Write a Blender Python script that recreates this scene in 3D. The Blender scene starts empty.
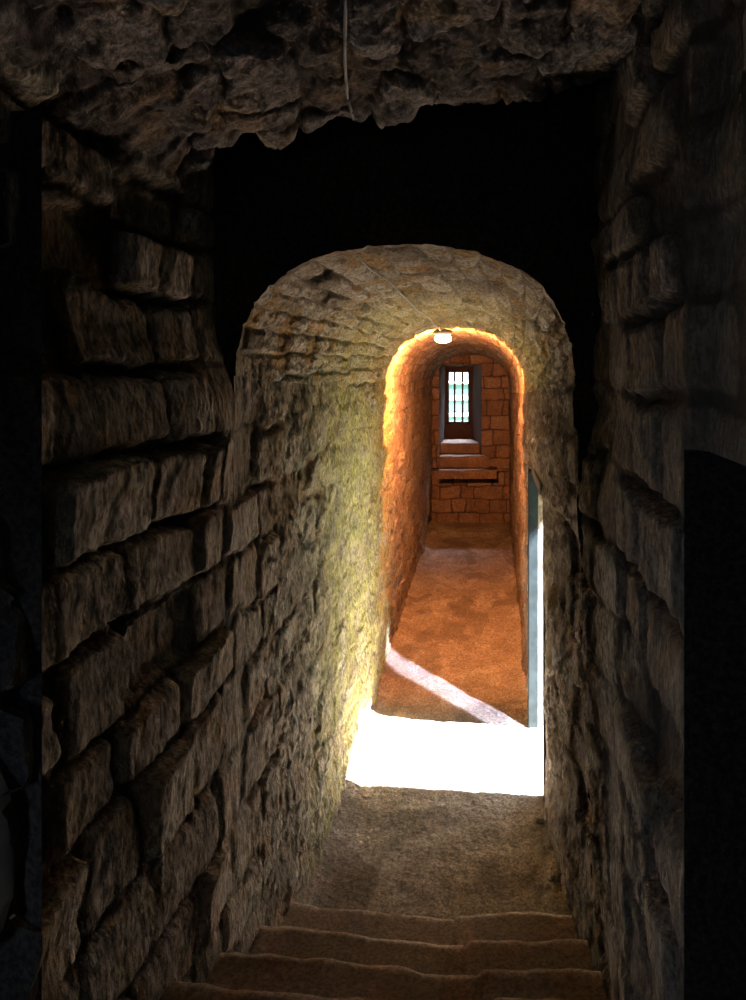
import bpy, math, random
import numpy as np
C = bpy.context.scene.collection
EYE = 2.1            # eye height above the passage floor; x right, y along the passage, z up

# ------------------------------------------------------------------ noise
def _hash(ix, iy, iz, seed):
    h = (ix*374761393 + iy*668265263 + iz*2147483647 + seed*1274126177) & 0xffffffff
    h = ((h ^ (h >> 13)) * 1274126177) & 0xffffffff
    h = ((h ^ (h >> 16)) * 2246822519) & 0xffffffff
    return ((h ^ (h >> 15)) & 0xffff) / 65535.0
def vnoise(x, y, z, seed=0):
    x, y, z = np.broadcast_arrays(np.asarray(x, float), np.asarray(y, float), np.asarray(z, float))
    x0, y0, z0 = np.floor(x), np.floor(y), np.floor(z)
    fx, fy, fz = x-x0, y-y0, z-z0
    fx = fx*fx*fx*(fx*(fx*6-15)+10); fy = fy*fy*fy*(fy*(fy*6-15)+10); fz = fz*fz*fz*(fz*(fz*6-15)+10)
    xi, yi, zi = x0.astype(np.int64), y0.astype(np.int64), z0.astype(np.int64)
    r = 0
    for dx in (0, 1):
        for dy in (0, 1):
            for dz in (0, 1):
                w = (fx if dx else 1-fx)*(fy if dy else 1-fy)*(fz if dz else 1-fz)
                r = r + w*_hash(xi+dx, yi+dy, zi+dz, seed)
    return r*2-1
def fbm(x, y, z, sc, octv=4, seed=0, gain=.5):
    r = 0; a = 1; t = 0
    for i in range(octv):
        r = r + a*vnoise(x*sc, y*sc, z*sc, seed+i*17); t += a; a *= gain; sc *= 2.03
    return r/t
def sstep(a, b, x):
    t = np.clip((x-a)/(b-a), 0, 1); return t*t*(3-2*t)

# ------------------------------------------------------------------ masonry pattern
class Courses:
    def __init__(self, bs, amin, amax, wmin, wmax, seed, fixed=None):
        self.bs = np.array(sorted(bs)); R = random.Random(seed); self.rows = []
        fixed = fixed or {}
        for i in range(len(bs)-1):
            if i in fixed: a, row = fixed[i][-1], [amin]+list(fixed[i])
            else: a, row = amin, [amin]; 
            while a < amax:
                a += R.uniform(wmin, wmax); row.append(a)
            self.rows.append(np.array(row))
    def ev(self, a, b, r=.02):
        d = np.full(a.shape, 0.0); r1 = np.zeros(a.shape); r2 = np.zeros(a.shape)
        ca = np.zeros(a.shape); cb = np.zeros(a.shape)
        bi = np.clip(np.searchsorted(self.bs, b)-1, 0, len(self.rows)-1)
        for i, row in enumerate(self.rows):
            m = bi == i
            if not m.any(): continue
            am, bm = a[m], b[m]
            k = np.clip(np.searchsorted(row, am)-1, 0, len(row)-2)
            dx = np.minimum(am-row[k], row[k+1]-am); dy = np.minimum(bm-self.bs[i], self.bs[i+1]-bm)
            rr = r*2
            qx, qy = np.maximum(rr-dx, 0), np.maximum(rr-dy, 0)
            d[m] = rr-np.hypot(qx, qy)
            r1[m] = _hash(k+1, np.full_like(k, i+3), np.full_like(k, 5), 11)
            r2[m] = _hash(k+1, np.full_like(k, i+3), np.full_like(k, 9), 23)
            ca[m] = am-(row[k]+row[k+1])/2; cb[m] = bm-(self.bs[i]+self.bs[i+1])/2
        return d, r1, r2, ca, cb

# ------------------------------------------------------------------ mesh building
def tag(o, label=None, cat=None, group=None, kind=None):
    if label: o['label'] = label
    if cat: o['category'] = cat
    if group: o['group'] = group
    if kind: o['kind'] = kind
    return o
class MB:
    def __init__(s): s.v = []; s.f = []; s.n = 0; s.at = {'joint': [], 'rnd': []}
    def grid(s, P, joint=None, rnd=None, flip=False):
        nu, nv = P.shape[:2]
        s.v.append(P.reshape(-1, 3))
        s.at['joint'].append((np.ones((nu, nv)) if joint is None else joint).reshape(-1))
        s.at['rnd'].append((np.full((nu, nv), .5) if rnd is None else rnd).reshape(-1))
        i = np.arange(nu*nv).reshape(nu, nv)+s.n
        q = np.stack([i[:-1, :-1], i[1:, :-1], i[1:, 1:], i[:-1, 1:]], -1).reshape(-1, 4)
        if flip: q = q[:, ::-1]
        s.f.append(q); s.n += nu*nv
    def build(s, name, m, parent=None, smooth=True):
        V = np.concatenate(s.v); F = np.concatenate(s.f)
        me = bpy.data.meshes.new(name)
        me.vertices.add(len(V)); me.vertices.foreach_set('co', V.astype(np.float32).ravel())
        me.loops.add(F.size); me.loops.foreach_set('vertex_index', F.astype(np.int32).ravel())
        me.polygons.add(len(F)); me.polygons.foreach_set('loop_start', np.arange(0, F.size, 4, dtype=np.int32))
        me.update(calc_edges=True)
        for k in s.at:
            a = me.attributes.new(k, 'FLOAT', 'POINT'); a.data.foreach_set('value', np.concatenate(s.at[k]).astype(np.float32))
        me.validate()
        me.polygons.foreach_set('use_smooth', [smooth]*len(me.polygons))
        me.materials.append(m)
        o = bpy.data.objects.new(name, me); C.objects.link(o)
        if parent: o.parent = parent
        return o
def mesh_obj(name, verts, faces, m, parent=None, smooth=False, bevel=0, seg=2):
    me = bpy.data.meshes.new(name); me.from_pydata([tuple(v) for v in verts], [], faces); me.update()
    me.materials.append(m)
    if smooth: me.polygons.foreach_set('use_smooth', [True]*len(me.polygons))
    o = bpy.data.objects.new(name, me); C.objects.link(o)
    if parent: o.parent = parent
    if bevel:
        b = o.modifiers.new('bevel', 'BEVEL'); b.width = bevel; b.segments = seg; b.limit_method = 'ANGLE'
    return o
def box_vf(x0, x1, y0, y1, z0, z1):
    v = [(x, y, z) for x in (x0, x1) for y in (y0, y1) for z in (z0, z1)]
    f = [(0, 1, 3, 2), (4, 6, 7, 5), (0, 4, 5, 1), (2, 3, 7, 6), (0, 2, 6, 4), (1, 5, 7, 3)]
    return v, f
def box(name, b, m, parent=None, bevel=.004):
    v, f = box_vf(*b); return mesh_obj(name, v, f, m, parent, bevel=bevel)
def join_boxes(name, bs, m, parent=None, bevel=0):
    V = []; F = []
    for b in bs:
        v, f = box_vf(*b); F += [tuple(i+len(V) for i in q) for q in f]; V += v
    return mesh_obj(name, V, F, m, parent, bevel=bevel)
def tube(name, pts, r, m, parent=None, n=8):
    pts = [np.array(p, float) for p in pts]; V = []; F = []
    for i, p in enumerate(pts):
        t = pts[min(i+1, len(pts)-1)]-pts[max(i-1, 0)]; t /= np.linalg.norm(t)
        a = np.cross(t, (0, 0, 1) if abs(t[2]) < .9 else (1, 0, 0)); a /= np.linalg.norm(a); b = np.cross(t, a)
        for k in range(n):
            th = 2*math.pi*k/n; V.append(p+r*(math.cos(th)*a+math.sin(th)*b))
    for i in range(len(pts)-1):
        for k in range(n): F.append((i*n+k, i*n+(k+1) % n, (i+1)*n+(k+1) % n, (i+1)*n+k))
    F.append(tuple(range(n))[::-1]); F.append(tuple((len(pts)-1)*n+k for k in range(n)))
    return mesh_obj(name, V, F, m, parent, smooth=True)

# ------------------------------------------------------------------ materials
def new_mat(name):
    m = bpy.data.materials.new(name); m.use_nodes = True
    nt = m.node_tree; return m, nt, nt.nodes, nt.links, nt.nodes['Principled BSDF']
def noise(N, L, co, sc, det=6, rough=.6, dist=0):
    n = N.new('ShaderNodeTexNoise'); n.inputs['Scale'].default_value = sc; n.inputs['Detail'].default_value = det
    n.inputs['Roughness'].default_value = rough; n.inputs['Distortion'].default_value = dist
    L.new(co, n.inputs['Vector']); return n.outputs['Fac']
def ramp(N, L, fac, stops):
    r = N.new('ShaderNodeValToRGB'); e = r.color_ramp.elements
    while len(e) < len(stops): e.new(.5)
    for i, (p, c) in enumerate(stops):
        e[i].position = p; e[i].color = (*c, 1) if len(c) == 3 else c
    L.new(fac, r.inputs['Fac']); return r.outputs['Color']
def mix(N, L, fac, a, b, mode='MIX'):
    n = N.new('ShaderNodeMix'); n.data_type = 'RGBA'; n.blend_type = mode
    for s, v in ((0, fac), (6, a), (7, b)):
        if hasattr(v, 'links') or hasattr(v, 'is_linked'): L.new(v, n.inputs[s])
        else: n.inputs[s].default_value = v if s == 0 else (*v, 1)
    return n.outputs[2]
def mth(N, L, op, a, b=None, c=None):
    n = N.new('ShaderNodeMath'); n.operation = op; n.use_clamp = False
    for i, v in enumerate((a, b, c)):
        if v is None: continue
        if hasattr(v, 'is_linked'): L.new(v, n.inputs[i])
        else: n.inputs[i].default_value = v
    return n.outputs[0]
def maprange(N, L, v, a, b, c=0, d=1):
    n = N.new('ShaderNodeMapRange'); n.interpolation_type = 'SMOOTHSTEP'
    L.new(v, n.inputs['Value'])
    for i, x in zip((1, 2, 3, 4), (a, b, c, d)): n.inputs[i].default_value = x
    return n.outputs[0]
G = (1, 1, 1)
def stone_mat(name, dark, mid, light, algae=0, ochre=0, bump=.6, bscale=1.0, mortar=(.16, .14, .11), streak=1.0):
    m, nt, N, L, B = new_mat(name)
    g = N.new('ShaderNodeNewGeometry'); co = g.outputs['Position']
    scuff = name == 'worn_floor'
    mp = N.new('ShaderNodeMapping'); mp.inputs['Scale'].default_value = (1, 1, streak); L.new(co, mp.inputs['Vector']); cs = mp.outputs['Vector']
    aj = N.new('ShaderNodeAttribute'); aj.attribute_name = 'joint'; ar = N.new('ShaderNodeAttribute'); ar.attribute_name = 'rnd'
    n1 = noise(N, L, co, 5, 5, .65, .3); n2 = noise(N, L, cs, 36, 6, .7, .2); n3 = noise(N, L, cs, 90, 4, .7)
    f = mth(N, L, 'ADD', mth(N, L, 'MULTIPLY', n1, .38), mth(N, L, 'MULTIPLY', n2, .46))
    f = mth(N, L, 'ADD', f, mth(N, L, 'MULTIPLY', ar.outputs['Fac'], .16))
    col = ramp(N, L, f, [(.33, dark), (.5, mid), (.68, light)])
    col = mix(N, L, maprange(N, L, aj.outputs['Fac'], .7, .1), col, mortar)
    sep = N.new('ShaderNodeSeparateXYZ'); L.new(co, sep.inputs[0])
    if ochre:
        oc = maprange(N, L, noise(N, L, co, 6.5, 3, .5), .52, .62, 0, ochre)
        col = mix(N, L, oc, col, (.42, .25, .09))
    if algae:
        band = mth(N, L, 'MULTIPLY', maprange(N, L, sep.outputs['Y'], 2.5, 3.6), maprange(N, L, sep.outputs['Y'], 5.8, 4.9))
        al = mth(N, L, 'MULTIPLY', maprange(N, L, noise(N, L, co, 7, 5, .6), .38, .6, .25, algae), band)
        col = mix(N, L, al, col, (.42, .37, .11))
    if scuff:
        sm = N.new('ShaderNodeMapping'); sm.inputs['Scale'].default_value = (1, .6, 1); L.new(co, sm.inputs['Vector'])
        col = mix(N, L, maprange(N, L, noise(N, L, sm.outputs['Vector'], 3.2, 8, .72, .4), .53, .60, 0, .55), col, (.60, .52, .42))
        col = mix(N, L, maprange(N, L, noise(N, L, sm.outputs['Vector'], 2.3, 6, .65, .6), .50, .42, 0, .5), col, (.13, .10, .075))
    # pits
    vo = N.new('ShaderNodeTexVoronoi'); vo.inputs['Scale'].default_value = 38*bscale; L.new(cs, vo.inputs['Vector'])
    L.new(mix(N, L, mth(N, L, 'MULTIPLY', maprange(N, L, n3, .4, .62), .6), col, (.07, .055, .04)), B.inputs['Base Color'])
    B.inputs['Roughness'].default_value = .92
    B.inputs['Specular IOR Level'].default_value = .25
    h = mth(N, L, 'ADD', mth(N, L, 'MULTIPLY', n2, .9), mth(N, L, 'MULTIPLY', n3, .35))
    h = mth(N, L, 'ADD', h, mth(N, L, 'MULTIPLY', vo.outputs['Distance'], .45))
    b = N.new('ShaderNodeBump'); b.inputs['Strength'].default_value = bump; b.inputs['Distance'].default_value = .026
    L.new(h, b.inputs['Height']); L.new(b.outputs[0], B.inputs['Normal'])
    return m
def plain_mat(name, c1, c2, rough=.7, metal=0, sc=20, bump=.15, emit=None, es=0):
    m, nt, N, L, B = new_mat(name)
    g = N.new('ShaderNodeNewGeometry'); f = noise(N, L, g.outputs['Position'], sc, 5, .6)
    L.new(ramp(N, L, f, [(.35, c1), (.65, c2)]), B.inputs['Base Color']); B.inputs['Specular IOR Level'].default_value = .1 if name == 'painted_timber' else .4
    B.inputs['Roughness'].default_value = rough; B.inputs['Metallic'].default_value = metal
    if emit: B.inputs['Emission Color'].default_value = (*emit, 1); B.inputs['Emission Strength'].default_value = es
    b = N.new('ShaderNodeBump'); b.inputs['Strength'].default_value = bump; b.inputs['Distance'].default_value = .005
    L.new(f, b.inputs['Height']); L.new(b.outputs[0], B.inputs['Normal'])
    return m
M_left = stone_mat('wall_stone', (.15, .12, .085), (.34, .28, .21), (.54, .47, .37), algae=.9, ochre=.35, bump=1, streak=.4, mortar=(.07, .058, .045))
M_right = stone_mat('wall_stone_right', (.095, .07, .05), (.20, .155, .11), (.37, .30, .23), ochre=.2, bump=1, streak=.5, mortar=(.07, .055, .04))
M_vault = stone_mat('vault_stone', (.16, .13, .09), (.36, .29, .20), (.62, .55, .43), algae=.5, ochre=.9, bump=1)
M_near = stone_mat('rubble_ceiling', (.055, .045, .04), (.17, .14, .125), (.42, .37, .335), ochre=.35, bump=.8, mortar=(.08, .06, .05))
M_face = stone_mat('shade_black_stone', (.008, .007, .007), (.014, .012, .012), (.022, .019, .018), bump=.4, mortar=(.01, .009, .009))  # near-black colour paints in the shade of arch face, recesses and slot
M_end = stone_mat('end_wall_stone', (.14, .09, .06), (.30, .21, .15), (.46, .36, .27), ochre=.3, bump=.5, mortar=(.09, .065, .05))
M_emb = stone_mat('shaded_embrasure', (.03, .016, .012), (.07, .035, .025), (.12, .065, .045), bump=.5)  # darker than the end wall: shade painted onto the embrasure sides
M_floor = stone_mat('worn_floor', (.17, .135, .095), (.37, .305, .23), (.60, .52, .42), bump=.8)
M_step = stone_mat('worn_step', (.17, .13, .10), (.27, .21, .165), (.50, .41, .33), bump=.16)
M_wood = plain_mat('painted_timber', (.007, .010, .010), (.014, .020, .020), .8)
M_darkwood = plain_mat('dark_timber', (.02, .018, .016), (.05, .04, .035), .7)
M_iron = plain_mat('rusted_iron', (.05, .04, .035), (.09, .07, .06), .6, .4)
M_cable = plain_mat('grey_cable', (.25, .25, .25), (.33, .33, .32), .5)
M_housing = plain_mat('lamp_housing', (.25, .24, .22), (.35, .34, .32), .5)
M_lamp = plain_mat('lit_glass', (1, .8, .5), (1, .85, .6), .4, emit=(1, .62, .25), es=30)
M_ground = plain_mat('dark_turf', (.03, .04, .02), (.06, .07, .04), .9, sc=5)
M_render = plain_mat('grey_green_render', (.075, .16, .14), (.09, .19, .165), .8, sc=3)
M_white = plain_mat('light_stone', (.28, .28, .27), (.32, .32, .31), .7)
M_pebble = stone_mat('pebble', (.2, .17, .13), (.32, .28, .22), (.45, .4, .33), bump=.4)
M_pale = plain_mat('pale_jamb_light', (.5, .5, .5), (.62, .62, .61), .9)  # pale tone that paints the lit patch on the recess jamb

# ------------------------------------------------------------------ passage shape (z is measured from the eye, shifted at the end)
D0, D1 = 2.03, 9.55
DN, DF, LINT, WT = 3.49, 4.21, -.605, .36      # side doorway: near jamb, far jamb, lintel, wall thickness
XL = -.71
def lerp(x, xs, ys): return np.interp(x, xs, ys)
def widen(d): return .022*sstep(4.93, 4.97, d)
def zs(d): return lerp(d, [2.03, 5, 9.6], [-.03, -.2, -.36])
def za(d): return lerp(d, [2.03, 3.2, 4.93, 9.6], [.335, .30, .25, .10])+1.5*widen(d)
def xl(d): return XL-widen(d)-.02*sstep(6, 9, d)
def xr(d, z):
    top = lerp(d, [2, 3.49, 4.2, 9.5], [.235, .262, .245, .26]); bot = lerp(d, [2, 3.49, 4.2, 9.5], [.31, .272, .242, .27])
    return top+(bot-top)*np.clip((zs(d)-z)/2, 0, 1)+.5*widen(d)
# courses read off the photo on the left wall by the stairs, random elsewhere
cb = [-2.3, -2.14, -1.97, -1.8, -1.62, -1.45, -1.25, -1.05, -.87, -.72, -.54, -.375, -.188, -.01, .15, .3, .42, .55, .67, .8, .92, 1.05, 1.2, 1.32, 1.46, 1.6, 1.74, 1.9,
      2.05, 2.2, 2.35, 2.5, 2.65, 2.8, 2.95, 3.1, 3.25, 3.4, 3.6]
fx = {12: [.6, .9, 1.2, 1.64, 1.86, 2.1], 11: [.7, 1.17, 1.50, 1.76, 1.88, 2.0, 2.2], 10: [.8, 1.12, 1.43, 1.75, 1.95, 2.2], 9: [.7, 1.0, 1.24, 1.47, 1.8, 1.98, 2.2],
      8: [.8, 1.2, 1.42, 1.69, 2.02, 2.25], 7: [.9, 1.3, 1.5, 1.74, 1.95], 6: [1.0, 1.28, 1.55, 1.9]}
CV = Courses(list(np.arange(-.5, 2.2, .075)), 1.9, 10, .07, .2, 31)
CO = Courses(cb, -1.2, 10.5, .13, .34, 7, fx)
def masonry(a, b, x, y, z, amp=1.0):
    nr = 1-sstep(1.75, 2.5, a); wa = (.05-.022*nr)*fbm(x, y, z, 4, 4, 3, .6); wb = (.042-.016*nr)*fbm(x, y, z, 4.5, 4, 9, .6)+.045*fbm(x, y, z, 1.6, 2, 19)
    d, r1, r2, ca, cbn = CO.ev(a+wa, b+wb, .02)
    d = d+.012*fbm(x, y, z, 22, 3, 31)
    near = 1-sstep(1.7, 2.6, a)
    w = .012+.010*near
    j = sstep(0.0, 1, (d-.003)/w)
    depth = .014+.045*near
    keep = np.clip(.15+.85*near, 0, 1)         # farther on, many joints are flush with mortar
    keep = np.maximum(keep, .8*sstep(.15, .5, fbm(x, y, z, 3, 2, 41))); keep = keep*(1-.55*sstep(-.75, -1.1, b))*((.25+.35*near)+(.75-.35*near)*sstep(-.35, .05, fbm(x, y, z, 3.5, 2, 141)))
    h = -(1-j)*(depth+.01*near)*keep*(.6+.6*r1)
    h = h+(r1-.5)*(.012+.035*near)*j+((r2-.5)*ca*.12+(r1-.5)*cbn*.16)*j
    h = h-.045*np.clip((.2-r1)*12, 0, 1)*near*j-.012*np.clip((r2-.8)*8, 0, 1)*j*(1-near)*keep
    h = h+(.030-.016*near)*fbm(x, y, z, 5, 3, 51)+(.015-.007*near*j+.010*(1-j))*fbm(x, y, z*.6, 22, 4, 61, .65)+.012*(1-.6*near)*fbm(x, y, z*.55, 48, 3, 71, .7)
    h = h*(.25+.75*sstep(D0, D0+.22, np.abs(a-D0)+D0))
    return h*amp, j*keep+(1-keep)*(.6+.4*j), r1
def up(P): P[..., 2] += EYE; return P
def dspace(a, b, k=.0042, mn=.0045):
    r = [a]
    while r[-1] < b: r.append(r[-1]+max(mn, k*max(r[-1], 0)))
    r[-1] = b; return np.array(r)
NA = 9.0; WDc = 10.58
def corridor(part, ds, us):
    """displaced surface point for the passage; part L / A / R"""
    D, U = np.meshgrid(ds, us, indexing='ij')
    if part == 'L':
        z = -2.16+(zs(D)+2.16)*U; x = xl(D); nx, nz = 1.0, 0.0; s = z
    elif part == 'A':
        th = math.pi*(1-U); n = 2.35
        xR = xr(D, zs(D)); xc = (xl(D)+xR)/2; a = (xR-xl(D))/2; h = za(D)-zs(D)
        c, sn = np.cos(th), np.sin(th)
        x = xc+a*np.sign(c)*np.abs(c)**(2/n); z = zs(D)+h*np.abs(sn)**(2/n)
        nx, nz = -c*h, -sn*a; l = np.hypot(nx, nz); nx, nz = nx/l, nz/l
        s = zs(D)+.42*(math.pi-th)
    else:
        z = zs(D)+(-2.16-zs(D))*U if not isinstance(us, tuple) else None
        x = xr(D, z); nx, nz = -1.0, 0.0; s = zs(D)+.42*math.pi+(zs(D)-z)
    h, j, r = masonry(D, s, x, D, z, 1.0)
    if part == 'A':
        dv, q1, q2, c1, c2 = CV.ev(D+.03*fbm(x, D, z, 5, 3, 3), s+.025*fbm(x, D, z, 5, 3, 9), .012)
        jv = sstep(.001, .013, dv); f = .3+.7*sstep(D0, D0+.12, D); f2 = 1-.6*sstep(4.6, 5.2, D)
        h = .35*h+f*f2*(-(1-jv)*.014+(q1-.5)*.02*jv+(q2-.5)*c1*.15*jv+.006*fbm(x, D, z, 20, 3, 61)+.006*fbm(x, D, z, 50, 3, 71)); j = .3+.7*jv; r = q2*1.6-.3
    if part == 'R':                              # dress the stone true around the doorway
        f = 1-np.exp(-((np.maximum(0, np.maximum(DN-D, D-DF)))/.05)**2)*(z < LINT+.1)
        h = h*f*.8
    P = np.stack([x+nx*h, D+0*h, z+nz*h], -1)
    return P, j, r
ds = dspace(D0, D1)
# left wall: passage stretch + stair stretch in one mesh
def near_bulge(D, z): return -.055*sstep(-.10, .12, z)
def near_left(ds, zz):
    D, z = np.meshgrid(ds, zz, indexing='ij')
    x = XL+near_bulge(D, z)+0*D
    h, j, r = masonry(D, z, XL, D, z)
    D = D-(.05*np.abs(fbm(z, z*0, z*0, 6, 4, 91))+.0)*(1-sstep(NL, NL+.2, D))*(D >= NL-.001)
    f = sstep(D0+.01, D0-.15, D)*0+1
    return np.stack([x+h*f, D, z], -1), j, r
wl = MB()
P, j, r = corridor('L', ds, np.linspace(0, 1, 300)); wl.grid(up(P), j, r)
NL = 1.13                                        # far jamb of the recess beside the camera, left
zz = np.linspace(-2.16, .9, 420)
P, j, r = near_left(dspace(NL, D0+.02, .003), zz); wl.grid(up(P), j, r)
z2 = np.linspace(.38, .9, 90)
P, j, r = near_left(np.linspace(.25, NL, 60), z2); wl.grid(up(P), j, r)
P, j, r = near_left(np.linspace(-1.0, .35, 30), np.linspace(-2.16, .9, 90)); wl.grid(up(P), j, r)
def flat(P00, P10, P11, P01, nu=24, nv=24, amp=.008, seed=0):
    P00, P10, P11, P01 = [np.array(p, float) for p in (P00, P10, P11, P01)]
    u, v = np.meshgrid(np.linspace(0, 1, nu), np.linspace(0, 1, nv), indexing='ij'); u = u[..., None]; v = v[..., None]
    P = P00*(1-u)*(1-v)+P10*u*(1-v)+P11*u*v+P01*(1-u)*v
    n = np.cross(P10-P00, P01-P00); n /= np.linalg.norm(n)
    e = np.minimum(np.minimum(u, 1-u), np.minimum(v, 1-v))[..., 0]
    h = amp*(fbm(P[..., 0], P[..., 1], P[..., 2], 9, 4, 5+seed))*np.clip(e*12, 0, 1)
    return up(P+n*h[..., None])
tag(wl.build('wall_left', M_left), kind='structure'); wl = MB()
# the recess on the left: jambs, back with an added, unseen slit, soffit
xn = XL+.0
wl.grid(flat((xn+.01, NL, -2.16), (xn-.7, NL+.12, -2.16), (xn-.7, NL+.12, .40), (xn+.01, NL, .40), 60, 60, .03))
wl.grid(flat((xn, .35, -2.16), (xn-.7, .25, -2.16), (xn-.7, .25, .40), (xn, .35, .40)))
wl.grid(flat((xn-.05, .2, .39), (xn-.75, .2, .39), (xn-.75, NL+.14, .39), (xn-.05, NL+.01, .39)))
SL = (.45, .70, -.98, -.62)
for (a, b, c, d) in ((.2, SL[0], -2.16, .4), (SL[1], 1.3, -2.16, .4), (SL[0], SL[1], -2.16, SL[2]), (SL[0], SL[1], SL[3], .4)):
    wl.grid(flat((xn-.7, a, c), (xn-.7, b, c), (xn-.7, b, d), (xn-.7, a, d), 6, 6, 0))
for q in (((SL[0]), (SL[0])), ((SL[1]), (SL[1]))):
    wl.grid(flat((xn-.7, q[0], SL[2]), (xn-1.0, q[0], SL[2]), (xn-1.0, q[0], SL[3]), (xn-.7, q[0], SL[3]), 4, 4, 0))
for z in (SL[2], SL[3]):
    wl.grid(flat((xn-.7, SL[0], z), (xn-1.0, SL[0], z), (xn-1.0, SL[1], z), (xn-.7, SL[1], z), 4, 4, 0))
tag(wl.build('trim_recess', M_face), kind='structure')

# vault of the passage
va = MB(); P, j, r = corridor('A', ds, np.linspace(0, 1, 260)); va.grid(up(P), j, r)
tag(va.build('ceiling_vault', M_vault), kind='structure')

# right wall
wr = MB()
def right_patch(ds, z0f, z1f, n):
    t = np.linspace(0, 1, n); D, T = np.meshgrid(ds, t, indexing='ij')
    z = z0f(D)*(1-T)+z1f(D)*T; x = xr(D, z); s = zs(D)+.42*math.pi+(zs(D)-z)
    h, j, r = masonry(D, s, x, D, z)
    gap = np.maximum(np.maximum(DN-D, D-DF), np.maximum(z-LINT, 0))
    f = sstep(.0, .2, gap)
    h = h*(.15+.85*f)
    h = np.where(gap < .012, 0, h)
    wr.grid(up(np.stack([x-h, D, z], -1)), j, r)
lo = lambda D: -2.16+0*D
right_patch(dspace(D0, DN), lambda D: zs(D), lo, 300)
right_patch(dspace(DF, D1), lambda D: zs(D), lo, 260)
right_patch(dspace(DN, DF), lambda D: zs(D), lambda D: LINT+0*D, 90)
xa, xb = float(xr(DN, -1.2)), float(xr(DF, -1.2))
xa_t, xa_b, xb_t, xb_b = [float(xr(*q)) for q in ((DN, LINT), (DN, -2.16), (DF, LINT), (DF, -2.16))]
XO = .27+WT
wr.grid(flat((xa_b, DN, -2.16), (XO, DN-.03, -2.16), (XO, DN-.03, LINT), (xa_t, DN, LINT), 20, 50, .006))
wr.grid(flat((xb_b, DF, -2.16), (XO, DF-.01, -2.16), (XO, DF-.01, LINT), (xb_t, DF, LINT), 20, 50, .006))
wr.grid(flat((xa_t, DN, LINT), (XO, DN-.03, LINT), (XO, DF-.01, LINT), (xb_t, DF, LINT), 12, 20, .0))
# outer face of the right wall, so that daylight enters by the doorway alone
for (a, b, c, d) in ((1.9, DN-.03, -2.3, 1.75), (DF-.01, 11.2, -2.3, 1.75), (DN-.03, DF-.01, LINT, 1.75)):
    wr.grid(flat((XO, a, c), (XO, b, c), (XO, b, d), (XO, a, d), 4, 4, 0))
# right wall beside the stairs, with a dark recess below eye level
NR, ZR, XR = 1.11, -.13, .30
def near_right(ds, z0, z1, n):
    D, z = np.meshgrid(ds, np.linspace(z0, z1, n), indexing='ij')
    h, j, r = masonry(D*1.0+.35, z*1.0+.06, XR+5, D, z)
    f = sstep(0, .05, np.maximum(D-NR, z-ZR))
    smooth = .25+.75*sstep(NR-.02, NR+.2, D)
    XRn = XR+(np.minimum(xr(D0, z)+.0, XR)-XR)*sstep(1.45, 2.03, D)*sstep(-.1, -.4, z)
    wr.grid(up(np.stack([XRn-h*(.05+.95*f)*smooth*.8+.03*(1-sstep(NR-.03, NR+.02, D)), D, z], -1)), j, r)
near_right(dspace(NR, D0+.03, .003), -2.16, .9, 400)
near_right(np.linspace(.2, NR, 120), ZR, .9, 120)
near_right(np.linspace(-1, .2, 30), -2.16, .9, 60)
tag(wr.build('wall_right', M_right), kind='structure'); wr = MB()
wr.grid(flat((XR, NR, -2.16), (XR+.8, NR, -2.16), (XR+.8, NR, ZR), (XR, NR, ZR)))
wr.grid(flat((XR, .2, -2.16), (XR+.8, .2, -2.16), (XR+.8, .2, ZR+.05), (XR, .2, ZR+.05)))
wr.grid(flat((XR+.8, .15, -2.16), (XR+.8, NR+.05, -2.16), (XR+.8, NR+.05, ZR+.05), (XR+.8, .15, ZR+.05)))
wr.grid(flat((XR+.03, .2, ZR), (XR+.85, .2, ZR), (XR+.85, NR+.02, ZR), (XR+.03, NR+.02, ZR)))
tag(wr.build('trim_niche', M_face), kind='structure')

# wall face above and around the near arch
fa = MB()
rings = []
for part, n in (('L', 300), ('A', 260), ('R', 300)):
    P, j, r = corridor(part, np.array([D0, D0+.01]), np.linspace(0, 1, n)); rings.append(P[0])
ring = np.concatenate(rings)
out = np.stack([np.clip((ring[:, 0]+.24)*4-.24, -1.3, .9), ring[:, 1], np.where(ring[:, 2] > -.03, ring[:, 2]+(ring[:, 2]+.03)*5.5, ring[:, 2])], -1)
t = np.linspace(0, 1, 60)**1.4; T = t[None, :, None]
P = ring[:, None, :]*(1-T)+out[:, None, :]*T
P[..., 1] += -.02*sstep(0, .1, T[..., 0])+.02*fbm(P[..., 0], P[..., 1], P[..., 2], 8, 3, 4)*sstep(0, .08, T[..., 0])
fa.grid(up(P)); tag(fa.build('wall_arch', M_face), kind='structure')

# rough ceiling above the stairs and the dark slot between it and the arch wall
ce = MB(); DC = 1.76
D, X = np.meshgrid(np.concatenate([np.linspace(-1, .9, 40), dspace(.91, DC, .0035)]), np.linspace(-.95, .42, 330), indexing='ij')
zc = lerp(X, [-.95, -.78, -.6, -.35, 0, .42], [.40, .45, .545, .615, .655, .67])
CE = Courses([-1.3, -1.16, -1.0, -.86, -.7, -.57, -.42, -.28, -.13, 0, .14, .3, .5], -1.2, 2.5, .12, .26, 99)
d_, r1, r2, ca, cbn = CE.ev(D+.09*fbm(D, X, 0, 5, 3, 7), X+.09*fbm(D, X, 0, 5, 3, 17), .025)
jj = sstep(0, .02, d_)
h = -(1-jj)*.018+(r1-.5)*.03*jj+(r2-.5)*ca*.45*jj+.06*fbm(X, D, 0, 4, 4, 27)+.03*fbm(X, D, 0, 14, 4, 37, .6)
edge = .03*fbm(X, D*0, 0, 6, 3, 77)*sstep(1.2, DC, D)
ce.grid(up(np.stack([X, D+edge, zc-h], -1)), jj, r1)
e0 = np.stack([X[-1], D[-1]+edge[-1], (zc-h)[-1]], -1)
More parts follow.
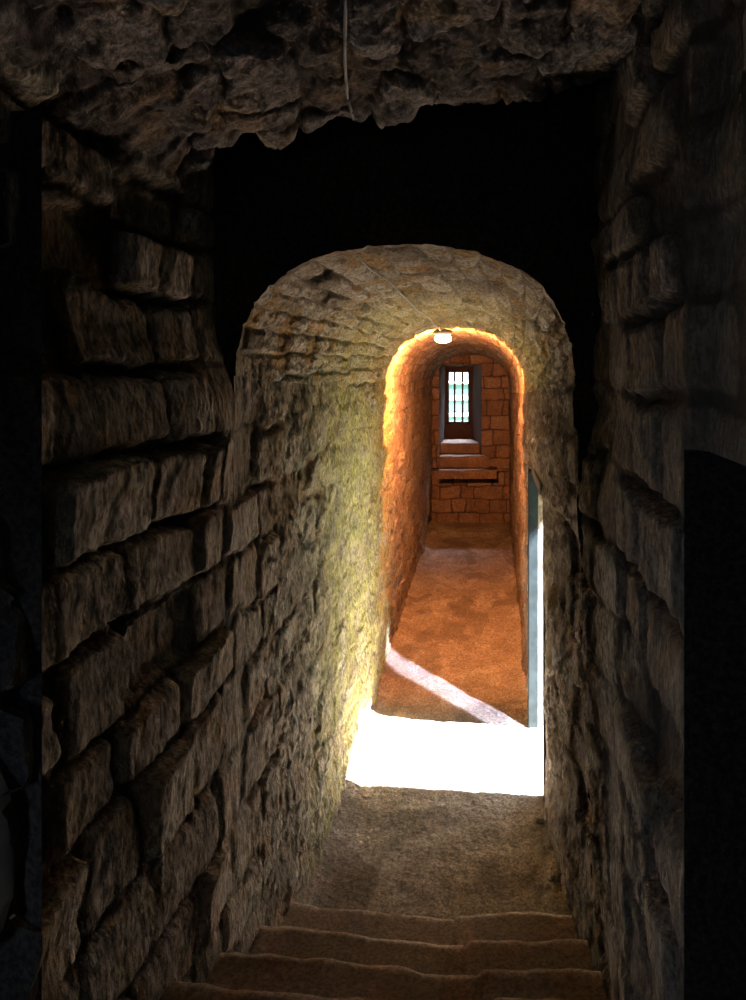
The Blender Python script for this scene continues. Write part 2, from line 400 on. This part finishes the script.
T = np.linspace(0, 1, 10)[None, :, None]; e1 = e0.copy(); e1[:, 2] = 1.6; e1[:, 1] -= .05
ce.grid(up(e0[:, None]*(1-T)+e1[:, None]*T))
tag(ce.build('ceiling', M_near), kind='structure')
cap = MB()
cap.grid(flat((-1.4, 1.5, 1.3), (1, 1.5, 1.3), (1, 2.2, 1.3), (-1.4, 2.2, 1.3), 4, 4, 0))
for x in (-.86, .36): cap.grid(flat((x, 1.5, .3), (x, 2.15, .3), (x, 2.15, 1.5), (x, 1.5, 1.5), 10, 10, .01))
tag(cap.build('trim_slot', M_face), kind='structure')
# wall behind the camera and added casing
bk = MB()
BX0, BX1, BZ0, BZ1 = -.30, -.12, -.20, .20        # added opening behind the viewer, unseen, to brighten the near walls
for y in (-1.0, -1.1):
    for (a, b, c, d) in ((-2, BX0, -2.3, 1.7), (BX1, 1.6, -2.3, 1.7), (BX0, BX1, -2.3, BZ0), (BX0, BX1, BZ1, 1.7)):
        bk.grid(flat((a, y, c), (b, y, c), (b, y, d), (a, y, d), 4, 4, 0))
tag(bk.build('wall_back', M_right), kind='structure')

cs = MB()  # unseen shell around the passage, added to stop sun leaking through seams
cs.grid(flat((-2, -1.1, 1.7), (1.6, -1.1, 1.7), (1.6, 11.2, 1.7), (-2, 11.2, 1.7), 3, 3, 0))
for q in (((-2, -1.1), (-2, 11.2)), ((1.6, -1.1), (1.6, 1.95)), ((1.6, 1.95), (XO, 1.95)), ((-2, WDc), (-1.0, WDc))):
    (a, b), (c, d) = q; cs.grid(flat((a, b, -2.3), (c, d, -2.3), (c, d, 1.7), (a, b, 1.7), 3, 3, 0))
cs.grid(flat((-2, -1.1, -2.3), (1.6, -1.1, -2.3), (1.6, 1.95, -2.3), (-2, 1.95, -2.3), 3, 3, 0))
tag(cs.build('light_casing', M_right), kind='structure')

# ------------------------------------------------------------------ floor
fl = MB()
D, X = np.meshgrid(dspace(2.2, 9.6, .0035, .008), np.linspace(-.86, .44, 212), indexing='ij')
z = -2.1+.012*fbm(X, D, 0, 3, 3, 8)+.006*fbm(X, D, 0, 14, 4, 18)+.0035*fbm(X, D, 0, 60, 3, 28)+.05*sstep(8.83, 8.87, D+.02*fbm(X, D, 0, 5, 2, 3))
z += .03*sstep(-.62, -.73, X)+.02*sstep(.2, .26, X)*(1-sstep(3.3, 3.5, D)*(1-sstep(4.2, 4.3, D)))
fl.grid(up(np.stack([X, D, z], -1)))
fl.grid(flat((.29, DN-.05, -2.1), (XO+.02, DN-.05, -2.1), (XO+.02, DF+.02, -2.1), (.29, DF+.02, -2.1), 30, 50, .006))
tag(fl.build('floor', M_floor), kind='structure')
gr = MB(); gr.grid(flat((XO, -6, -2.13), (14, -6, -2.13), (14, 22, -2.13), (XO, 22, -2.13), 6, 6, 0))
gr.grid(flat((-8, 10.6, -2.13), (XO, 10.6, -2.13), (XO, 22, -2.13), (-8, 22, -2.13), 6, 6, 0))
tag(gr.build('ground', M_ground), kind='structure')

# ------------------------------------------------------------------ stairs
steps = [(1, 2.565, 'lowest worn stone step, meeting the landing floor'), (2, 2.22, 'second worn stone step up from the landing'),
         (3, 1.905, 'third worn stone step up from the landing, cracked across its middle'), (4, 1.60, 'topmost worn stone step at the bottom edge of the photo')]
for k, dn, lab in steps:
    top = -2.1+.18*k; deep = .35 if k < 4 else 2.5
    m = MB()
    X = np.linspace(-.78, .38, 260)
    nose = dn+.075*(-(X+.2))+.022*fbm(X, k*3.1, 0, 3.5, 3, 5)+.008*fbm(X, k*3.1, 0, 14, 3, 6)
    cut = -.05+.1*k*.4-.1
    n2 = np.where(X > cut, .018, 0); nose = nose+n2
    groove = np.exp(-((X-cut+.006*np.sin(X*40))/.006)**2)
    R = .042
    s_ = np.concatenate([np.linspace(-deep, -R-.03, 30 if k < 4 else 60), [-R-.015, -R-.004]])
    prof = [(a, 0) for a in s_]
    prof += [(R*(math.sin(t)-1), -.8*R*(1-math.cos(t))) for t in np.linspace(.08, math.pi/2, 14)]
    prof += [(-.01*q, -.8*R-q*.16) for q in np.linspace(.05, 1, 14)]
    prof = np.array(prof)
    Dd = nose[None, :]+prof[:, 0:1]; XX = X[None, :]+0*Dd
    wear = -.018*np.exp(-((X+.2)/.28)**2)
    Z = top+prof[:, 1:2]+wear[None, :]*sstep(-.25, 0, prof[:, 0:1])+.006*fbm(XX, Dd, k, 5, 3, 15)+.001*fbm(XX, Dd, k, 40, 3, 25)-.012*groove[None, :]
    Dd = Dd+.006*fbm(XX, Z, k, 12, 3, 35)
    nose_light = np.exp(-((prof[:, 0:1]+.02)/.022)**2)*(prof[:, 1:2] > -.03)+0*XX  # paler nosing: caught light painted along the worn edge
    m.grid(up(np.stack([XX, Dd, Z], -1)), None, .2+1.5*nose_light*(.7+.6*fbm(XX, Dd, k, 9, 3, 44)))
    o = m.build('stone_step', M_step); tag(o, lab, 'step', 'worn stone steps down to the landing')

# ------------------------------------------------------------------ end wall with the stepped window embrasure
EX0, EX1, EZ0, EZ1 = -.655, -.10, -1.05, .0
CE2 = Courses([-2.3, -2.12, -1.93, -1.75, -1.58, -1.38, -1.22, -1.05, -.86, -.66, -.46, -.3, -.14, .02, .2, .4], -1.0, 1.0, .16, .38, 12)
def end_patch(mb, x0, x1, z0, z1, d, seed=0):
    nx, nz = max(8, int((x1-x0)/.008)), max(8, int((z1-z0)/.008))
    X, Z = np.meshgrid(np.linspace(x0, x1, nx), np.linspace(z0, z1, nz), indexing='ij')
    dd, r1, r2, ca, cbn = CE2.ev(X+.035*fbm(X, Z, d, 6, 3, 3), Z+.035*fbm(X, Z, d, 5, 3, 13), .012)
    j = sstep(.002, .016, dd)
    h = -(1-j)*.02+(r1-.5)*.022*j+.008*fbm(X, Z, 0, 18, 4, 9)
    mb.grid(up(np.stack([X, d-h, Z], -1)), j, r1)
ew = MB(); DE = 9.5; WD = 10.3; wx0, wx1, wz0, wz1 = -.605, -.265, -.845, -.072
end_patch(ew, -.9, .5, -2.2, -1.36, 9.40)
end_patch(ew, EX1, .5, -1.36, .4, DE)
end_patch(ew, -.9, EX0, -1.36, .4, DE)
end_patch(ew, EX0-.01, EX1+.01, EZ1, .4, DE)
ew.grid(flat((-.9, 9.40, -1.36), (.5, 9.40, -1.36), (.5, DE+.02, -1.36), (-.9, DE+.02, -1.36), 30, 5, .004))
WD = 10.3; wx0, wx1, wz0, wz1 = -.605, -.265, -.845, -.072
# the window wall itself, pierced
tag(ew.build('wall_end', M_end), kind='structure')
ew = MB()
ew.grid(flat((EX0, DE-.02, -1.4), (wx0-.02, WD, -1.4), (wx0-.02, WD, EZ1), (EX0, DE-.02, EZ1), 20, 30, .008))
ew.grid(flat((EX1, DE-.02, -1.4), (wx1+.03, WD, -1.4), (wx1+.03, WD, EZ1), (EX1, DE-.02, EZ1), 20, 30, .008))
ew.grid(flat((EX0, DE-.02, EZ1), (wx0-.02, WD, EZ1-.02), (wx1+.03, WD, EZ1-.02), (EX1, DE-.02, EZ1), 10, 10, .004))
for (a, b, c, d) in ((-.9, wx0, -2.2, .4), (wx1, .7, -2.2, .4), (wx0, wx1, -2.2, wz0), (wx0, wx1, wz1, .4)):
    ew.grid(flat((a, WD-.01, c), (b, WD-.01, c), (b, WD-.01, d), (a, WD-.01, d), 6, 6, 0))
def revq(a, b): ew.grid(flat((a[0], WD-.01, a[1]), (a[0], WD+.28, a[1]), (b[0], WD+.28, b[1]), (b[0], WD-.01, b[1]), 4, 4, 0))
revq((wx0, wz0), (wx0, wz1)); revq((wx1, wz0), (wx1, wz1)); revq((wx0, wz0), (wx1, wz0)); revq((wx0, wz1), (wx1, wz1))
for (a, b, c, d) in ((-1.2, wx0, -2.3, 1.75), (wx1, .7, -2.3, 1.75), (wx0, wx1, -2.3, wz0), (wx0, wx1, wz1, 1.75)):
    ew.grid(flat((a, WD+.28, c), (b, WD+.28, c), (b, WD+.28, d), (a, WD+.28, d), 3, 3, 0))
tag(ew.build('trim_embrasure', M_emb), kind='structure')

def slab(name, x0, x1, y0, y1, z0, z1, m, seed):
    """a rough ledge stone: top, front and two ends"""
    mb = MB(); X = np.linspace(x0, x1, 90)
    pr = [(y1, z1)]+[(a, z1) for a in np.linspace(y1-.01, y0+.02, 12)]+[(y0+.006, z1-.004), (y0, z1-.014)]+[(y0, a) for a in np.linspace(z1-.03, z0, 10)]
    pr = np.array(pr); XX, _ = np.meshgrid(X, pr[:, 0]); Y = pr[:, 0:1]+0*XX; Z = pr[:, 1:2]+0*XX
    n = fbm(XX, Y, Z, 14, 4, seed)
    Y = Y+.010*n*(Y < y1-.03); Z = Z+.006*fbm(XX, Y, Z, 12, 3, seed+9)
    mb.grid(up(np.stack([XX, Y, Z], -1)))
    for x in (x0, x1): mb.grid(flat((x, y0, z0), (x, y1, z0), (x, y1, z1-.004), (x, y0, z1-.004), 5, 5, 0))
    return mb.build(name, m)
for (x0, x1, y0, y1, z0, z1, lab) in (
    (-.63, .10, 9.14, 9.72, -1.44, -1.33, 'lowest and widest stone ledge below the barred window'),
    (-.645, .0, 9.38, 9.96, -1.34, -1.185, 'middle stone ledge of the three below the barred window'),
    (-.66, -.11, 9.66, 10.30, -1.18, -1.045, 'highest and narrowest stone ledge, right under the sill of the barred window')):
    tag(slab('stone_ledge', x0, x1, y0, y1, z0, z1, M_end, 5), lab, 'ledge', 'stone ledges climbing to the barred window')
# window: dark wooden frame, bars, glass
wn = bpy.data.objects.new('window_1', None); C.objects.link(wn); wn.location = (0, 0, 0); tag(wn, kind='structure')
z0, z1 = wz0+EYE, wz1+EYE; t = .034
join_boxes('window_frame', [(wx0, wx0+t, WD+.02, WD+.07, z0, z1), (wx1-t, wx1, WD+.02, WD+.07, z0, z1), (wx0, wx1, WD+.02, WD+.07, z0, z0+t), (wx0, wx1, WD+.02, WD+.07, z1-t, z1)], M_darkwood, wn)
for k in (1, 2):
    x = wx0+(wx1-wx0)*k/3
    tube('bar', [(x, WD+.045, z0+.002), (x, WD+.045, (z0+z1)/2), (x, WD+.045, z1-.002)], .015, M_iron, wn, 10)
# what is seen through it: a pale building with white string courses
bd = bpy.data.objects.new('building', None); C.objects.link(bd); bd.location = (-.7, 16, 0)
tag(bd, 'grey-green building with white horizontal bands seen through the barred window', 'building')
def child_box(name, b, m):
    o = box(name, b, m, None, .01); o.parent = bd; o.matrix_parent_inverse.identity()
    o.location = (.7, -16, 0); return o
child_box('facade', (-6, 4, 16, 18, 0, 1.68), M_render)
child_box('band', (-6, 4, 15.9, 16.02, EYE-1.14, EYE-1.06), M_white)
child_box('band', (-6, 4, 15.9, 16.02, EYE-.78, EYE-.665), M_white)
child_box('coping', (-6.1, 4.1, 15.85, 18.1, 1.68, 1.71), M_white)

# ------------------------------------------------------------------ doorway frame
df = bpy.data.objects.new('door_frame', None); C.objects.link(df); df.location = (.26, DF, 0)
tag(df, 'weathered grey-green timber frame of the daylit doorway in the right wall', 'door frame')
def fr(name, b, m):
    v, f = box_vf(*b); v = [(x-.26, y-DF, z) for x, y, z in v]
    return mesh_obj(name, v, f, m, df, bevel=.004)
fr('jamb_post', (.228, .285, DF-.035, DF+.02, 0.0, EYE+LINT), M_wood)
tag(fr('jamb_post', (.262, .280, DN-.025, DN+.03, 0.0, EYE+LINT), M_darkwood), 'dark narrow near post')
tag(fr('head_rail', (.245, .30, DN-.01, DF+.01, EYE+LINT-.025, EYE+LINT+.03), M_darkwood), 'dark head rail')

# ------------------------------------------------------------------ lamp and cable
LX, LD, LZ = -.325, 5.10, .185+EYE
lp = bpy.data.objects.new('bulkhead_lamp', None); C.objects.link(lp); lp.location = (LX, LD, LZ)
tag(lp, 'glowing orange bulkhead lamp on the crown of the vault', 'lamp')
def ell(name, cx, cy, cz, rx, ry, rz, m, parent, zmin=-1, n=24, k=14):
    V = []; F = []
    for i in range(k+1):
        ph = math.pi*i/k
        for q in range(n):
            th = 2*math.pi*q/n; V.append((cx+rx*math.sin(ph)*math.cos(th), cy+ry*math.sin(ph)*math.sin(th), cz+rz*max(zmin, math.cos(ph))))
    for i in range(k):
        for q in range(n): F.append((i*n+q, i*n+(q+1) % n, (i+1)*n+(q+1) % n, (i+1)*n+q))
    return mesh_obj(name, V, F, m, parent, smooth=True)
ell('lamp_glass', 0, 0, 0, .06, .045, .03, M_lamp, lp)
ell('lamp_base', 0, .0, .045, .07, .055, .03, M_housing, lp)
pts = [(-.225, 1.0, .60), (-.236, 1.19, .603), (-.28, 1.4, .600), (-.318, 1.62, .60), (-.322, 1.72, .585), (-.325, 1.82, .62), (-.327, 1.84, .95), (-.35, 1.97, .96), (-.365, 2.10, .93), (-.372, 2.12, .36), (-.375, 2.09, .33)]
def vault_at(x, d):
    n = 2.35; xR = float(xr(d, zs(d))); xc = (float(xl(d))+xR)/2; a = (xR-float(xl(d)))/2
    c = min(1, abs((x-xc)/a)); return float(zs(d))+(float(za(d))-float(zs(d)))*(1-c**n)**(1/n)
for d_ in np.linspace(2.10, 5.0, 40):
    x = -.375+(d_-2.03)/3.0*.05+.006*math.sin(d_*5)
    pts.append((x, d_, vault_at(x, d_)-.010-.004*math.sin(d_*9)))
pts.append((LX, LD-.02, LZ-EYE+.05))
tag(tube('cable', [(x, y, z+EYE) for x, y, z in pts], .0032, M_cable), 'thin grey cable running over the ceiling and along the vault to the lamp', 'cable')

# rubble fragments at the foot of the right wall
R = random.Random(4)
for (x, y, s, lab) in ((.235, 3.30, .022, 'pale stone fragment on the landing, the farthest one by the right wall'), (.255, 3.12, .016, 'pale stone fragment on the landing, the middle one by the right wall'),
                       (.262, 2.93, .024, 'pale stone fragment on the landing, the one nearest the steps by the right wall')):
    o = ell('stone_fragment', 0, 0, 0, s*1.2, s, s*.6, M_pebble, None, n=18, k=12)
    for v in o.data.vertices:
        f = 1+.5*float(fbm(v.co.x*1., v.co.y+y, v.co.z, 40, 2, 3)); v.co = v.co*f
    for nm in ('joint', 'rnd'):
        a = o.data.attributes.new(nm, 'FLOAT', 'POINT'); a.data.foreach_set('value', [.8]*len(o.data.vertices))
    o.location = (x, y, .012+s*.5); o.rotation_euler = (0, 0, R.uniform(0, 3)); tag(o, lab, 'stone', 'stone fragments by the right wall')

o = ell('recess_lit_lump', 0, 0, 0, .055, .05, .15, M_pale, None, n=40, k=30)  # added lump, stands in for the lit part of the jamb
for v in o.data.vertices: v.co = v.co*(1+.25*float(fbm(v.co.x, v.co.y, v.co.z, 14, 3, 3)))
o.location = (-.803, NL+.015, EYE-.76); tag(o, 'added pale rounded lump standing in for bluish light in the dark recess at the left edge', 'stone')

# ------------------------------------------------------------------ light
from mathutils import Vector
def lamp(name, typ, loc, dirv, energy, col, **kw):
    l = bpy.data.lights.new(name, typ); l.energy = energy; l.color = col
    for k, v in kw.items(): setattr(l, k, v)
    o = bpy.data.objects.new(name, l); C.objects.link(o); o.location = loc
    o.rotation_euler = Vector(dirv).to_track_quat('-Z', 'Y').to_euler(); return o
lamp('sun', 'SUN', (6, 3, 6), (-1, .13, -1.06), 195, (.95, .95, 1), angle=math.radians(3))
# added second, weaker sun that makes the slanting strip on the floor
gl = Vector((.25, 4.05, .75)); dv = Vector((-1, 1.18, -.95)).normalized()
lamp('second_sun', 'SUN', (6, -3, 6), tuple(dv), 14, (.62, .70, 1), angle=math.radians(1.5))
lamp('lamp_light', 'SPOT', (LX, LD+.01, LZ-.045), (.02, .93, -.37), 140, (1, .33, .11), spot_size=math.radians(180), spot_blend=.2, shadow_soft_size=.03)
lamp('slit_fill', 'AREA', (xn-.98, sum(SL[:2])/2, EYE+(SL[2]+SL[3])/2), (1, .35, 0), 3.0, (.6, .76, 1), shape='RECTANGLE', size=.24, size_y=.34)  # added area lamp in the closed slit, tints the jamb bluish
lamp('ledge_fill', 'AREA', (-.38, 11.3, EYE+.52), (-.0, -1.9, -1.7), 110, (.72, .78, 1), shape='RECTANGLE', size=.5, size_y=.4)  # added area lamp above the view, brightens the ledge tops
def portal(loc, dirv, sx, sy):
    o = lamp('portal', 'AREA', loc, dirv, 1, (1, 1, 1), shape='RECTANGLE', size=sx, size_y=sy); o.data.cycles.is_portal = True
portal(((BX0+BX1)/2, -1.12, EYE+(BZ0+BZ1)/2), (0, 1, 0), BX1-BX0, BZ1-BZ0)
portal((XO+.02, (DN+DF)/2, .75), (-1, 0, 0), .78, 1.6)
portal(((wx0+wx1)/2, WD+.30, EYE+(wz0+wz1)/2), (0, -1, 0), .36, .8)
w = bpy.data.worlds.new('sky'); bpy.context.scene.world = w; w.use_nodes = True
N, L = w.node_tree.nodes, w.node_tree.links; bg = N['Background']
tc = N.new('ShaderNodeTexCoord'); nz = N.new('ShaderNodeTexNoise'); nz.inputs['Scale'].default_value = 3; L.new(tc.outputs['Generated'], nz.inputs['Vector'])
cr = N.new('ShaderNodeValToRGB'); cr.color_ramp.elements[0].color = (.62, .78, 1, 1); cr.color_ramp.elements[1].color = (.95, .98, 1, 1)
L.new(nz.outputs['Fac'], cr.inputs['Fac']); L.new(cr.outputs['Color'], bg.inputs['Color']); bg.inputs['Strength'].default_value = 1.9

# ------------------------------------------------------------------ camera
cam = bpy.data.cameras.new('camera'); co = bpy.data.objects.new('camera', cam); C.objects.link(co)
co.location = (0, 0, EYE); co.rotation_euler = (math.pi/2, 0, 0)
cam.sensor_fit = 'VERTICAL'; cam.sensor_height = 36; cam.lens = 26
cam.shift_x = -.116; cam.shift_y = -.135; cam.clip_start = .02
bpy.context.scene.camera = co
v = bpy.context.scene.view_settings; v.view_transform = 'Standard'; v.look = 'None'; v.gamma = 1; v.use_curve_mapping = False; v.exposure = 1.3
